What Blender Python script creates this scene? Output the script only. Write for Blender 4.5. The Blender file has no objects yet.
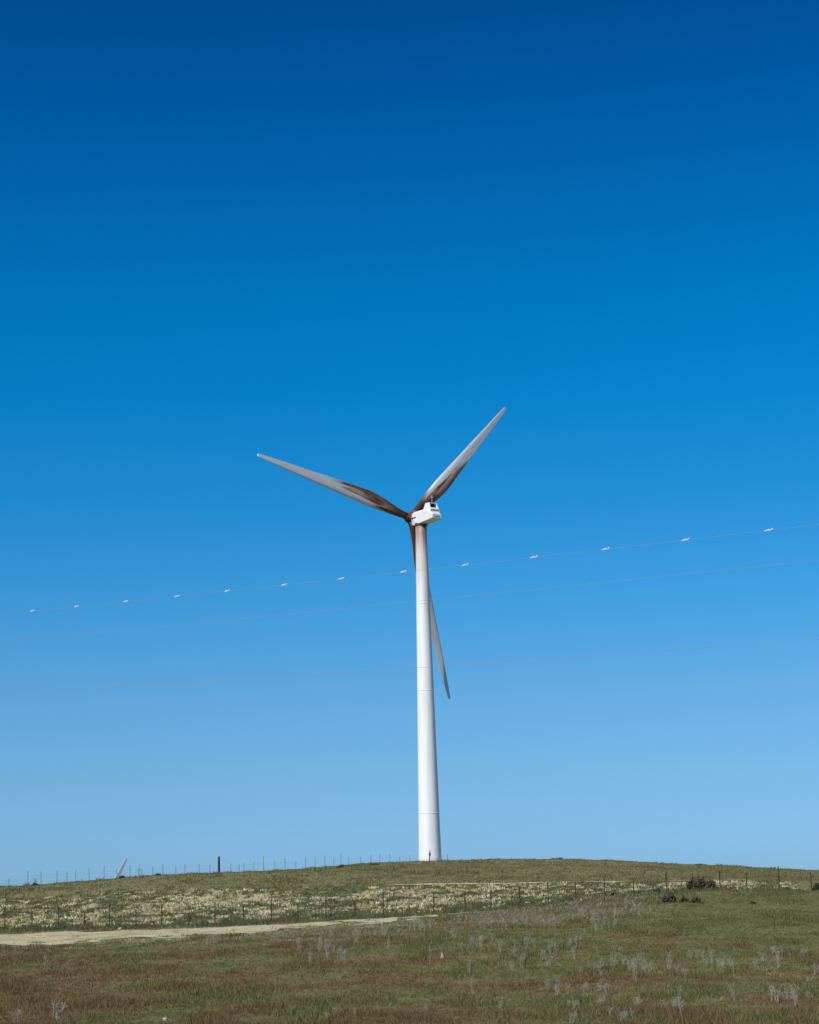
import bpy, bmesh, math, random
import numpy as np
from mathutils import Vector, Matrix

R = math.radians
random.seed(7)
rng = np.random.RandomState(11)
C = bpy.context.scene.collection
SC = bpy.context.scene

# ------------------------------------------------------------------ camera, sky, sun, exposure
W, H, F = 819, 1024, 2000.0
EYE = 1.7
PITCH = math.atan((905 - 512) / F)
ROLL = R(1.5)
fw = Vector((0, math.cos(PITCH), math.sin(PITCH)))
r0 = Vector((1, 0, 0))
u0 = r0.cross(fw)
rt = r0 * math.cos(ROLL) - u0 * math.sin(ROLL)
up = u0 * math.cos(ROLL) + r0 * math.sin(ROLL)
cam_d = bpy.data.cameras.new('camera')
cam = bpy.data.objects.new('camera', cam_d)
C.objects.link(cam)
m = Matrix((rt, up, -fw)).transposed().to_4x4()
m.translation = Vector((0, 0, EYE))
cam.matrix_world = m
cam_d.sensor_fit = 'VERTICAL'
cam_d.sensor_height = 24.0
cam_d.sensor_width = 24.0 * W / H
cam_d.lens = 24.0 * F / H
cam_d.clip_start = 0.5
cam_d.clip_end = 12000
SC.camera = cam

SUN_AZ = R(-143)      # measured from +Y (view direction) towards +X; behind the camera on the left
SUN_EL = R(44)
sun_dir = Vector((math.sin(SUN_AZ) * math.cos(SUN_EL), math.cos(SUN_AZ) * math.cos(SUN_EL), math.sin(SUN_EL)))
sd = bpy.data.lights.new('sun', 'SUN')
sd.energy = 4.2
sd.angle = R(0.5)
sd.color = (1.0, 0.96, 0.9)
sun = bpy.data.objects.new('sun', sd)
C.objects.link(sun)
sun.rotation_euler = sun_dir.to_track_quat('Z', 'Y').to_euler()
sun.location = (-60, -60, 80)

wd = bpy.data.worlds.new('World')
SC.world = wd
wd.use_nodes = True
nt = wd.node_tree
nt.nodes.clear()
out = nt.nodes.new('ShaderNodeOutputWorld')
bg = nt.nodes.new('ShaderNodeBackground')
sky = nt.nodes.new('ShaderNodeTexSky')
sky.sky_type = 'NISHITA'
sky.sun_disc = False
sky.sun_elevation = SUN_EL
sky.sun_rotation = SUN_AZ
sky.altitude = 300
sky.air_density = 1.0
sky.dust_density = 0.3
sky.ozone_density = 2.0
# polarised clear air: the sky deepens with elevation
tc = nt.nodes.new('ShaderNodeTexCoord')
sx = nt.nodes.new('ShaderNodeSeparateXYZ')
ramp = nt.nodes.new('ShaderNodeValToRGB')
mul = nt.nodes.new('ShaderNodeVectorMath')
mul.operation = 'MULTIPLY'
nt.links.new(tc.outputs['Generated'], sx.inputs[0])
nt.links.new(sx.outputs['Z'], ramp.inputs[0])
nt.links.new(sky.outputs[0], mul.inputs[0])
nt.links.new(ramp.outputs[0], mul.inputs[1])
nt.links.new(mul.outputs[0], bg.inputs['Color'])
SKY_TINT = [(0.0, (0.2164, 0.4345, 0.8684)), (0.0266, (0.2404, 0.4574, 0.8684)), (0.0608, (0.2471, 0.4729, 0.7749)), (0.1001, (0.2283, 0.4956, 0.7656)), (0.1495, (0.1247, 0.5071, 0.7998)), (0.1987, (0.0481, 0.5072, 0.8222)), (0.2474, (0.011, 0.4947, 0.8558)), (0.2952, (0.0022, 0.4803, 0.8371)), (0.3418, (0.0026, 0.4184, 0.7871)), (0.3868, (0.003, 0.3464, 0.7114)), (0.428, (0.0033, 0.293, 0.6225)), (0.7, (0.25, 0.45, 0.7))]
el = ramp.color_ramp.elements
while len(el) > 1:
    el.remove(el[-1])
el[0].position = SKY_TINT[0][0]; el[0].color = (*SKY_TINT[0][1], 1)
for p, c in SKY_TINT[1:]:
    e = el.new(p); e.color = (*c, 1)
bg.inputs['Strength'].default_value = 0.13
nt.links.new(bg.outputs[0], out.inputs[0])

SC.view_settings.view_transform = 'Standard'
SC.view_settings.look = 'None'
SC.view_settings.exposure = 0.0
SC.view_settings.gamma = 1.0
SC.view_settings.use_curve_mapping = False


# ------------------------------------------------------------------ helpers
def ray(px, py):
    d = rt * ((px - W / 2) / F) + up * ((H / 2 - py) / F) + fw
    return d

def at(px, py, Y):
    d = ray(px, py)
    return Vector((0, 0, EYE)) + d * (Y / d.y)

_perm = rng.permutation(4096)
_val = rng.rand(4096)
def vnoise(x, y, seed=0):
    x = np.asarray(x, float); y = np.asarray(y, float)
    xi = np.floor(x).astype(int); yi = np.floor(y).astype(int)
    fx = x - xi; fy = y - yi
    fx = fx * fx * (3 - 2 * fx); fy = fy * fy * (3 - 2 * fy)
    def h(a, b):
        return _val[_perm[(_perm[(a + seed * 131) & 4095] + b) & 4095]]
    return (h(xi, yi) * (1 - fx) + h(xi + 1, yi) * fx) * (1 - fy) + (h(xi, yi + 1) * (1 - fx) + h(xi + 1, yi + 1) * fx) * fy

def fbm(x, y, seed=0, o=4):
    s = 0; a = 1; t = 0
    for k in range(o):
        s = s + a * vnoise(np.asarray(x) * 2 ** k + 17.3 * k, np.asarray(y) * 2 ** k - 9.1 * k, seed + k)
        t += a; a *= 0.55
    return s / t

def sstep(a, b, x):
    t = np.clip((np.asarray(x, float) - a) / (b - a), 0, 1)
    return t * t * (3 - 2 * t)

# ---- terrain: a low hill that rises from the meadow to a crest and falls away behind it
COLS = np.array([-400, -150, 0, 200, 400, 550, 700, 819, 970, 1250], float)
ROWS = {
    45:  [1042, 1033, 1028, 1026, 1024, 1022, 1019, 1017, 1012, 1004],
    80:  [966, 961, 958, 954, 950, 946, 940, 936, 930, 920],
    118: [938, 935, 932, 925, 915.5, 904, 891, 892, 887, 879],
    150: [922, 919, 915, 908, 899, 891, 885.5, 886, 882, 875],
    172: [909, 904, 899, 890, 886, 884, 881.5, 881, 879, 874],
    210: [900, 894, 887.5, 873.5, 871, 871, 873, 876, 877, 876],
    245: [914, 906, 895, 876, 866, 864, 868, 872, 878, 884],
    281: [932, 917, 905, 884, 862.3, 860, 865.5, 871.3, 882, 902],
}
YS = np.array(sorted(ROWS), float)
HT = np.zeros((len(YS), len(COLS)))
UT = np.zeros_like(HT)
for i, Y in enumerate(YS):
    for j, cx in enumerate(COLS):
        p = at(cx, ROWS[int(Y)][j], Y)
        HT[i, j] = p.z; UT[i, j] = p.x / Y
UC = UT.mean(axis=0)
# add the near and far profiles
def rowof(vals): return np.array(vals, float)
YS = np.concatenate([[-200, 0, 18], YS, [330, 400, 560, 900, 5000]])
HT = np.vstack([np.full(len(UC), -1.0), np.full(len(UC), 0.0), np.full(len(UC), -0.75), HT,
                HT[-1] - 5, np.full(len(UC), -20), np.full(len(UC), -74), np.full(len(UC), -84), np.full(len(UC), -84)])

def hermite(xs, V, x, axis):
    """monotone-ish cubic through the table rows"""
    x = np.clip(x, xs[0], xs[-1])
    i = np.clip(np.searchsorted(xs, x) - 1, 0, len(xs) - 2)
    return i, (x - xs[i]) / (xs[i + 1] - xs[i])

def pchip_slopes(xs, V):
    d = np.diff(V, axis=0) / np.diff(xs)[:, None]
    m = np.zeros_like(V)
    for k in range(1, len(xs) - 1):
        a, b = d[k - 1], d[k]
        h0, h1 = xs[k] - xs[k - 1], xs[k + 1] - xs[k]
        w1, w2 = 2 * h1 + h0, h1 + 2 * h0
        ok = a * b > 0
        with np.errstate(divide='ignore', invalid='ignore'):
            mm = (w1 + w2) / (w1 / a + w2 / b)
        m[k] = np.where(ok, mm, 0)
    m[0] = d[0]; m[-1] = d[-1]
    return m
# refine the table finely in u first, then pchip in Y
UF = np.linspace(UC[0], UC[-1], 240)
mU = pchip_slopes(UC, HT.T)
iu, tu = hermite(UC, None, UF, 0)
def herm(t, h, y0, y1, m0, m1):
    t2 = t * t; t3 = t2 * t
    return (2 * t3 - 3 * t2 + 1) * y0 + (t3 - 2 * t2 + t) * h * m0 + (-2 * t3 + 3 * t2) * y1 + (t3 - t2) * h * m1
HF = herm(tu[:, None], (UC[iu + 1] - UC[iu])[:, None], HT.T[iu], HT.T[iu + 1], mU[iu], mU[iu + 1]).T
mY = pchip_slopes(YS, HF)

def height(X, Y):
    X = np.asarray(X, float); Y = np.asarray(Y, float)
    u = np.clip(X / np.maximum(Y, 45.0), UF[0], UF[-1])
    uu = (u - UF[0]) / (UF[1] - UF[0])
    a = np.clip(uu.astype(int), 0, len(UF) - 2); fu = uu - a
    i, t = hermite(YS, None, Y, 0)
    h = YS[i + 1] - YS[i]
    def col(k):
        return herm(t, h, HF[i, k], HF[i + 1, k], mY[i, k], mY[i + 1, k])
    z = col(a) * (1 - fu) + col(a + 1) * fu
    amp = sstep(10, 50, Y) * (1 - sstep(300, 500, Y) * 0.5)
    z = z + amp * ((fbm(X * 0.35, Y * 0.22, 3, 3) - 0.5) * 0.16 + (vnoise(X * 0.09, Y * 0.06, 9) - 0.5) * 0.18)
    return z

def gz(x, y): return float(height(np.array([x]), np.array([y]))[0])

def ground_at(px, py):
    """where the sight line through a pixel meets the hill"""
    Yv = np.arange(30, 330, 0.25)
    d = ray(px, py)
    z = EYE + d.z / d.y * Yv
    x = d.x / d.y * Yv
    g = height(x, Yv)
    k = np.argmax(g >= z)
    if g[k] < z[k]:
        k = int(np.argmin(z - g))
    return Vector((x[k], Yv[k], g[k]))

def thing(name, label, cat, loc=(0, 0, 0), rotz=0, group=None):
    o = bpy.data.objects.new(name, None)
    C.objects.link(o)
    o.location = loc; o.rotation_euler = (0, 0, rotz)
    o['label'] = label; o['category'] = cat
    if group: o['group'] = group
    return o

def tag(o, label, cat, group=None, kind=None):
    o['label'] = label; o['category'] = cat
    if group: o['group'] = group
    if kind: o['kind'] = kind
    return o

def obj(name, bm, mat, parent=None, smooth=False):
    me = bpy.data.meshes.new(name)
    bmesh.ops.recalc_face_normals(bm, faces=bm.faces[:])
    bm.to_mesh(me); bm.free()
    if smooth:
        me.polygons.foreach_set('use_smooth', [True] * len(me.polygons))
    o = bpy.data.objects.new(name, me)
    C.objects.link(o)
    if mat: me.materials.append(mat)
    if parent: o.parent = parent
    return o

def np_mesh(name, V, Fc, mat, cols=None, nper=3, parent=None):
    V = np.ascontiguousarray(V, dtype=np.float32); Fc = np.ascontiguousarray(Fc, dtype=np.int32)
    me = bpy.data.meshes.new(name)
    n = len(Fc)
    me.vertices.add(len(V)); me.vertices.foreach_set('co', V.ravel())
    me.loops.add(n * nper); me.loops.foreach_set('vertex_index', Fc.ravel())
    me.polygons.add(n); me.polygons.foreach_set('loop_start', np.arange(0, n * nper, nper, dtype=np.int32))
    if cols is not None:
        a = me.color_attributes.new('tone', 'FLOAT_COLOR', 'POINT')
        c4 = np.ones((len(V), 4), np.float32); c4[:, :3] = cols
        a.data.foreach_set('color', c4.ravel())
    me.update(calc_edges=True)
    me.materials.append(mat)
    o = bpy.data.objects.new(name, me)
    C.objects.link(o)
    if parent: o.parent = parent
    return o

def add_tube(bm, pts, rads, n=6, cap=True):
    """tube along points"""
    pts = [Vector(p) for p in pts]
    if not hasattr(rads, '__len__'): rads = [rads] * len(pts)
    rings = []
    prev = None
    for i, p in enumerate(pts):
        d = (pts[min(i + 1, len(pts) - 1)] - pts[max(i - 1, 0)]).normalized()
        if prev is None:
            a = d.orthogonal().normalized()
        else:
            a = (prev - d * prev.dot(d)).normalized()
        prev = a
        b = d.cross(a)
        rings.append([bm.verts.new(p + (a * math.cos(2 * math.pi * k / n) + b * math.sin(2 * math.pi * k / n)) * rads[i]) for k in range(n)])
    for i in range(len(rings) - 1):
        for k in range(n):
            bm.faces.new((rings[i][k], rings[i][(k + 1) % n], rings[i + 1][(k + 1) % n], rings[i + 1][k]))
    if cap and n > 2:
        bm.faces.new(rings[0][::-1]); bm.faces.new(rings[-1])

def add_box(bm, c, s, rot=None):
    mtx = Matrix.Translation(Vector(c)) @ (rot.to_4x4() if rot else Matrix.Identity(4)) @ Matrix.Diagonal((s[0], s[1], s[2], 1))
    return bmesh.ops.create_cube(bm, size=1.0, matrix=mtx)['verts']


# ------------------------------------------------------------------ materials
def new_mat(name):
    mt = bpy.data.materials.new(name); mt.use_nodes = True
    t = mt.node_tree
    return mt, t, t.nodes['Principled BSDF'], t.nodes['Material Output']

def noise_mat(name, c1, c2, scale=4.0, rough=0.8, bump=0.0, detail=5, spec=0.3, stretch=(1, 1, 1), metal=0.0):
    mt, t, b, o = new_mat(name)
    tcn = t.nodes.new('ShaderNodeTexCoord'); mp = t.nodes.new('ShaderNodeMapping')
    mp.inputs['Scale'].default_value = stretch
    n = t.nodes.new('ShaderNodeTexNoise'); n.inputs['Scale'].default_value = scale; n.inputs['Detail'].default_value = detail
    r = t.nodes.new('ShaderNodeValToRGB')
    r.color_ramp.elements[0].position = 0.35; r.color_ramp.elements[1].position = 0.65
    r.color_ramp.elements[0].color = (*c1, 1); r.color_ramp.elements[1].color = (*c2, 1)
    t.links.new(tcn.outputs['Object'], mp.inputs[0]); t.links.new(mp.outputs[0], n.inputs['Vector'])
    t.links.new(n.outputs['Fac'], r.inputs[0]); t.links.new(r.outputs[0], b.inputs['Base Color'])
    b.inputs['Roughness'].default_value = rough
    b.inputs['Specular IOR Level'].default_value = spec
    b.inputs['Metallic'].default_value = metal
    if bump:
        bp = t.nodes.new('ShaderNodeBump'); bp.inputs['Strength'].default_value = bump
        t.links.new(n.outputs['Fac'], bp.inputs['Height']); t.links.new(bp.outputs[0], b.inputs['Normal'])
    return mt

def tone_mat(name, trans=0.25, noise=0.35, scale=6.0, bump=0.0):
    """colour from the per-vertex 'tone' of the thing, broken up by fine noise"""
    mt, t, b, o = new_mat(name)
    a = t.nodes.new('ShaderNodeAttribute'); a.attribute_name = 'tone'
    tcn = t.nodes.new('ShaderNodeTexCoord')
    n = t.nodes.new('ShaderNodeTexNoise'); n.inputs['Scale'].default_value = scale; n.inputs['Detail'].default_value = 6
    n.inputs['Roughness'].default_value = 0.7
    t.links.new(tcn.outputs['Object'], n.inputs['Vector'])
    mr = t.nodes.new('ShaderNodeMapRange')
    mr.inputs['From Min'].default_value = 0.25; mr.inputs['From Max'].default_value = 0.75
    mr.inputs['To Min'].default_value = 1 - noise; mr.inputs['To Max'].default_value = 1 + noise
    t.links.new(n.outputs['Fac'], mr.inputs[0])
    vm = t.nodes.new('ShaderNodeVectorMath'); vm.operation = 'SCALE'
    t.links.new(a.outputs['Color'], vm.inputs[0]); t.links.new(mr.outputs[0], vm.inputs['Scale'])
    b.inputs['Roughness'].default_value = 0.9
    b.inputs['Specular IOR Level'].default_value = 0.15
    t.links.new(vm.outputs[0], b.inputs['Base Color'])
    if bump:
        bp = t.nodes.new('ShaderNodeBump'); bp.inputs['Strength'].default_value = bump; bp.inputs['Distance'].default_value = 0.05
        t.links.new(n.outputs['Fac'], bp.inputs['Height']); t.links.new(bp.outputs[0], b.inputs['Normal'])
    if trans:
        tr = t.nodes.new('ShaderNodeBsdfTranslucent')
        t.links.new(vm.outputs[0], tr.inputs['Color'])
        mx = t.nodes.new('ShaderNodeMixShader'); mx.inputs[0].default_value = trans
        t.links.new(b.outputs[0], mx.inputs[1]); t.links.new(tr.outputs[0], mx.inputs[2])
        t.links.new(mx.outputs[0], o.inputs[0])
    return mt

M = {}
M['ground'] = tone_mat('meadow_soil', trans=0, noise=0.4, scale=5.0, bump=0.4)
M['grass'] = tone_mat('grass_blades', trans=0.22, noise=0.25, scale=3.0)
M['dirt'] = tone_mat('pale_dirt', trans=0, noise=0.22, scale=7.0, bump=0.4)
M['weed'] = noise_mat('dead_weed_stems', (0.28, 0.25, 0.19), (0.44, 0.40, 0.32), 3.0, 0.9)
M['weedhead'] = noise_mat('dead_weed_heads', (0.20, 0.16, 0.14), (0.40, 0.35, 0.32), 5.0, 0.95)
M['rust'] = noise_mat('rusty_post', (0.035, 0.02, 0.015), (0.10, 0.05, 0.034), 9.0, 0.85)
M['greypost'] = noise_mat('weathered_post', (0.09, 0.09, 0.09), (0.17, 0.165, 0.155), 8.0, 0.9)
M['darkwood'] = noise_mat('dark_wood_post', (0.018, 0.015, 0.014), (0.045, 0.036, 0.03), 6.0, 0.9, 0.3, stretch=(4, 4, .5))
M['palewood'] = noise_mat('pale_stake', (0.30, 0.24, 0.20), (0.42, 0.35, 0.30), 6.0, 0.9)
M['wire'] = noise_mat('fence_wire', (0.05, 0.04, 0.035), (0.11, 0.09, 0.08), 9.0, 0.6, metal=0.3)
M['cable'] = noise_mat('aluminium_cable', (0.27, 0.245, 0.25), (0.36, 0.33, 0.33), 0.5, 0.6, metal=0.0)
M['marker'] = noise_mat('white_plastic', (0.68, 0.75, 0.84), (0.74, 0.80, 0.88), 4.0, 0.4)
M['nacelle'] = None
M['pink'] = noise_mat('faded_pink_plastic', (0.38, 0.17, 0.13), (0.47, 0.25, 0.19), 9.0, 0.7)
M['stone'] = noise_mat('pale_stone', (0.34, 0.30, 0.23), (0.46, 0.42, 0.33), 9.0, 0.9, 0.4)
M['black'] = noise_mat('dark_opening', (0.015, 0.013, 0.012), (0.04, 0.03, 0.025), 6.0, 0.9)
M['steel'] = noise_mat('dull_steel', (0.25, 0.25, 0.25), (0.36, 0.36, 0.36), 6.0, 0.5, metal=0.5)
M['hub'] = noise_mat('oil_and_rust_stained_hub', (0.014, 0.007, 0.005), (0.13, 0.06, 0.035), 1.8, 0.6, 0.2, stretch=(1, 1, 1))
M['ring'] = noise_mat('rusty_ring', (0.045, 0.022, 0.014), (0.24, 0.14, 0.09), 3.0, 0.6)

def node(t, kind, **kw):
    n = t.nodes.new(kind)
    for k, v in kw.items(): setattr(n, k, v)
    return n

def mathn(t, op, a, b=None, clamp=False):
    n = t.nodes.new('ShaderNodeMath'); n.operation = op; n.use_clamp = clamp
    for i, v in enumerate((a, b)):
        if v is None: continue
        if isinstance(v, (int, float)): n.inputs[i].default_value = v
        else: t.links.new(v, n.inputs[i])
    return n.outputs[0]

def mrange(t, v, a, b, c=0.0, d=1.0):
    n = t.nodes.new('ShaderNodeMapRange'); n.interpolation_type = 'SMOOTHSTEP'
    n.inputs['From Min'].default_value = a; n.inputs['From Max'].default_value = b
    n.inputs['To Min'].default_value = c; n.inputs['To Max'].default_value = d
    t.links.new(v, n.inputs[0])
    return n.outputs[0]

def mixc(t, f, a, b):
    n = t.nodes.new('ShaderNodeMix'); n.data_type = 'RGBA'
    t.links.new(f, n.inputs['Factor'])
    for nm, v in ((6, a), (7, b)):
        if isinstance(v, tuple): n.inputs[nm].default_value = (*v, 1)
        else: t.links.new(v, n.inputs[nm])
    return n.outputs[2]

def blade_mat():
    """grey gelcoat, streaked outward from the root with old oil and rust; UV = (span, chord from leading edge)"""
    mt, t, b, o = new_mat('stained_blade')
    uv = node(t, 'ShaderNodeUVMap'); uv.uv_map = 'UVMap'
    s = node(t, 'ShaderNodeSeparateXYZ'); t.links.new(uv.outputs[0], s.inputs[0])
    span, ch = s.outputs['X'], s.outputs['Y']
    cmb = node(t, 'ShaderNodeCombineXYZ')
    oi = node(t, 'ShaderNodeObjectInfo')
    t.links.new(mathn(t, 'MULTIPLY', span, 5.0), cmb.inputs[0])
    t.links.new(mathn(t, 'MULTIPLY', ch, 5.0), cmb.inputs[1])
    t.links.new(mathn(t, 'MULTIPLY', oi.outputs['Random'], 40.0), cmb.inputs[2])
    n = node(t, 'ShaderNodeTexNoise'); n.inputs['Scale'].default_value = 1.0; n.inputs['Detail'].default_value = 3; n.inputs['Roughness'].default_value = 0.5
    t.links.new(cmb.outputs[0], n.inputs['Vector'])
    nf = n.outputs['Fac']
    # long streaks: reach further out towards the trailing edge
    reach = mathn(t, 'ADD', mathn(t, 'MULTIPLY', ch, 0.36), mathn(t, 'MULTIPLY', mathn(t, 'SUBTRACT', nf, 0.5), 0.55))
    d = mathn(t, 'SUBTRACT', mathn(t, 'ADD', reach, 0.20), span)
    stain = mrange(t, d, -0.07, 0.10)
    root = mrange(t, span, 0.17, 0.05)
    stain = mathn(t, 'MAXIMUM', stain, root)
    # bare, cleaner patch lines within the stained area
    cmb2 = node(t, 'ShaderNodeCombineXYZ')
    t.links.new(mathn(t, 'MULTIPLY', span, 6.0), cmb2.inputs[0])
    t.links.new(mathn(t, 'MULTIPLY', ch, 3.5), cmb2.inputs[1])
    t.links.new(mathn(t, 'MULTIPLY', oi.outputs['Random'], 11.0), cmb2.inputs[2])
    n2 = node(t, 'ShaderNodeTexNoise'); n2.inputs['Scale'].default_value = 1.0; n2.inputs['Detail'].default_value = 4
    t.links.new(cmb2.outputs[0], n2.inputs['Vector'])
    dark = mixc(t, mrange(t, n2.outputs['Fac'], 0.36, 0.58), (0.095, 0.036, 0.015), (0.52, 0.31, 0.18))
    dark = mixc(t, mathn(t, 'MULTIPLY', mrange(t, ch, 0.62, 0.85), 0.75), dark, (0.060, 0.024, 0.012))
    dark = mixc(t, mrange(t, span, 0.24, 0.09), dark, (0.075, 0.028, 0.014))
    n3 = node(t, 'ShaderNodeTexNoise'); n3.inputs['Scale'].default_value = 3.0; n3.inputs['Detail'].default_value = 4
    t.links.new(cmb.outputs[0], n3.inputs['Vector'])
    clean = mixc(t, mrange(t, n3.outputs['Fac'], 0.3, 0.7), (0.58, 0.575, 0.56), (0.71, 0.70, 0.68))
    # a worn brown line along the leading edge
    le = mathn(t, 'MULTIPLY', mrange(t, ch, 0.05, 0.01), mrange(t, nf, 0.3, 0.6, 0.0, 0.7))
    clean = mixc(t, le, clean, (0.20, 0.14, 0.11))
    col = mixc(t, stain, clean, dark)
    t.links.new(col, b.inputs['Base Color'])
    b.inputs['Roughness'].default_value = 0.45
    b.inputs['Specular IOR Level'].default_value = 0.35
    return mt

def tower_mat(top):
    mt, t, b, o = new_mat('white_tower_paint')
    tcn = node(t, 'ShaderNodeTexCoord')
    s = node(t, 'ShaderNodeSeparateXYZ'); t.links.new(tcn.outputs['Object'], s.inputs[0])
    mp = node(t, 'ShaderNodeMapping'); mp.inputs['Scale'].default_value = (1.6, 1.6, 0.12)
    t.links.new(tcn.outputs['Object'], mp.inputs[0])
    n = node(t, 'ShaderNodeTexNoise'); n.inputs['Scale'].default_value = 1.5; n.inputs['Detail'].default_value = 6
    t.links.new(mp.outputs[0], n.inputs['Vector'])
    nf = n.outputs['Fac']
    zt = mathn(t, 'ADD', s.outputs['Z'], mathn(t, 'MULTIPLY', mathn(t, 'SUBTRACT', nf, 0.5), 9.0))
    st = mrange(t, zt, top - 4.5, top + 0.2)
    tan = mrange(t, zt, top - 15.0, top - 2.0)
    # drip streaks lower down
    base = mixc(t, mrange(t, nf, 0.40, 0.72), (0.85, 0.85, 0.85), (0.77, 0.765, 0.75))
    col = mixc(t, mathn(t, 'MULTIPLY', tan, 0.55), base, (0.54, 0.41, 0.33))
    col = mixc(t, mathn(t, 'MULTIPLY', st, 0.9), col, (0.25, 0.12, 0.065))
    t.links.new(col, b.inputs['Base Color'])
    b.inputs['Roughness'].default_value = 0.6
    return mt

def nacelle_mat():
    mt, t, b, o = new_mat('white_nacelle_paint')
    tcn = node(t, 'ShaderNodeTexCoord')
    s = node(t, 'ShaderNodeSeparateXYZ'); t.links.new(tcn.outputs['Object'], s.inputs[0])
    n = node(t, 'ShaderNodeTexNoise'); n.inputs['Scale'].default_value = 1.4; n.inputs['Detail'].default_value = 6
    t.links.new(tcn.outputs['Object'], n.inputs['Vector'])
    xx = mathn(t, 'ADD', s.outputs['X'], mathn(t, 'MULTIPLY', mathn(t, 'SUBTRACT', n.outputs['Fac'], 0.5), 2.2))
    f = mrange(t, xx, 0.5, 1.5)
    col = mixc(t, mrange(t, n.outputs['Fac'], 0.4, 0.7), (0.82, 0.82, 0.82), (0.72, 0.71, 0.69))
    col = mixc(t, mathn(t, 'MULTIPLY', f, 0.75), col, (0.35, 0.22, 0.15))
    t.links.new(col, b.inputs['Base Color'])
    b.inputs['Roughness'].default_value = 0.45
    return mt

# ------------------------------------------------------------------ ground colours
GREEN = np.array([0.156, 0.152, 0.055]); OLIVE = np.array([0.190, 0.162, 0.064])
BROWN = np.array([0.180, 0.121, 0.054]); PALE = np.array([0.58, 0.50, 0.32])
CREST = np.array([0.205, 0.188, 0.080]); SCRUB = np.array([0.145, 0.150, 0.072]); MAUVE = np.array([0.22, 0.185, 0.11])

def mixn(a, b, f): return a * (1 - f[..., None]) + b * f[..., None]

def road_mask(X, Y):
    """pale bare strip in front of the wire fence, narrowing to the right"""
    n = (fbm(X * 0.5, Y * 0.25, 21, 4) - 0.5)
    n = n + (vnoise(X * 1.7, Y * 0.9, 25) - 0.5) * 0.5
    top = np.interp(X, [-60, -20, 3, 5], [112.5, 112, 115, 115.5]) + n * 3
    bot = np.interp(X, [-60, -24, -13, -7, -1, 5], [92, 93, 95.5, 105.5, 111.5, 115.5]) + n * 15
    return sstep(0, 1.0, top - Y) * sstep(0, 1.2, Y - bot)

def path_mask(X, Y):
    """thin pale track along the foot of the crest slope"""
    n = (fbm(X * 0.3, Y * 0.2, 31, 3) - 0.5)
    c = 173.5 + 0.06 * X
    w = np.interp(X, [-14, -3, 0, 24, 40], [0, 0.3, 1.4, 1.5, 1.4]) + n * 1.6
    gap = sstep(0.30, 0.42, vnoise(X * 0.16 + 3, Y * 0.02, 4))
    return sstep(0, 0.7, w - np.abs(Y - c)) * gap

def pale_mask(X, Y):
    """bare pale soil showing between the tufts of the field behind the fence"""
    u = X / np.maximum(Y, 1)
    right = sstep(0.20, 0.075, u) * 0.75 + 0.25
    band = sstep(121, 132, Y) * sstep(170 + u * 20, 160 + u * 20, Y)
    band2 = sstep(116, 124, Y) * sstep(175, 160, Y)
    n = fbm(X * 1.5, Y * 0.5, 41, 4)
    big = fbm(X * 0.12, Y * 0.06, 47, 3)
    return band2 * right * sstep(0.47, 0.55, n + (big - 0.5) * 0.45 + (band - 1) * 0.16)

def ground_tone(X, Y):
    u = X / np.maximum(Y, 30)
    n1 = fbm(X * 0.16, Y * 0.055, 51, 4)          # long drifts across the view
    n2 = fbm(X * 0.7, Y * 0.25, 61, 4)
    n3 = fbm(X * 2.6, Y * 0.9, 66, 3)
    g = 0.5 + (n1 - 0.5) * 1.5 + (n2 - 0.5) * 2.1 + (n3 - 0.5) * 1.1
    # browner towards the camera, greener higher up and to the right
    bias = np.interp(Y, [30, 45, 52, 58, 66, 74, 90, 105, 120], [-.22, -.18, -0.02, -.18, .02, 0.22, 0.10, 0.18, .24]) + np.where(u < 0, np.clip(u * 0.4, -0.3, 0), np.clip(u * 1.1, 0, 0.3))
    bias = bias + np.where(Y > 84, np.clip(u - 0.05, 0, .2) * 3.0, 0)
    f = np.clip(g + bias, 0, 1)
    col = mixn(BROWN, OLIVE, sstep(0.12, 0.5, f))
    col = mixn(col, GREEN, sstep(0.42, 0.85, f))
    hal = sstep(86, 97, Y + (n3 - .5) * 16) * sstep(118, 112, Y) * sstep(4, -10, X)
    col = mixn(col, PALE * 0.62, hal * sstep(0.42, 0.62, n3 * .6 + n2 * .4) * 0.75)
    # field behind the fence
    fieldf = sstep(112, 118, Y + (n2 - 0.5) * 6)
    fcol = mixn(SCRUB, OLIVE, sstep(0.35, 0.7, n2))
    col = mixn(col, fcol, fieldf * sstep(0.16, 0.10, u + (n1 - .5) * .1) )
    crf = sstep(165, 176, Y + (n1 - 0.5) * 8)
    ccol = mixn(CREST, BROWN * 1.15 + 0.015, sstep(0.5, 0.75, n2) * 0.6)
    ccol = mixn(ccol, GREEN, sstep(0.52, 0.75, n1) * 0.6)
    col = mixn(col, ccol, crf)
    mv = sstep(0.35, 0.6, n2) * sstep(95, 103, Y) * sstep(120, 112, Y) * sstep(0.015, 0.035, u) * sstep(0.115, 0.08, u)
    col = mixn(col, MAUVE, mv * 0.8)
    return col

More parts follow.
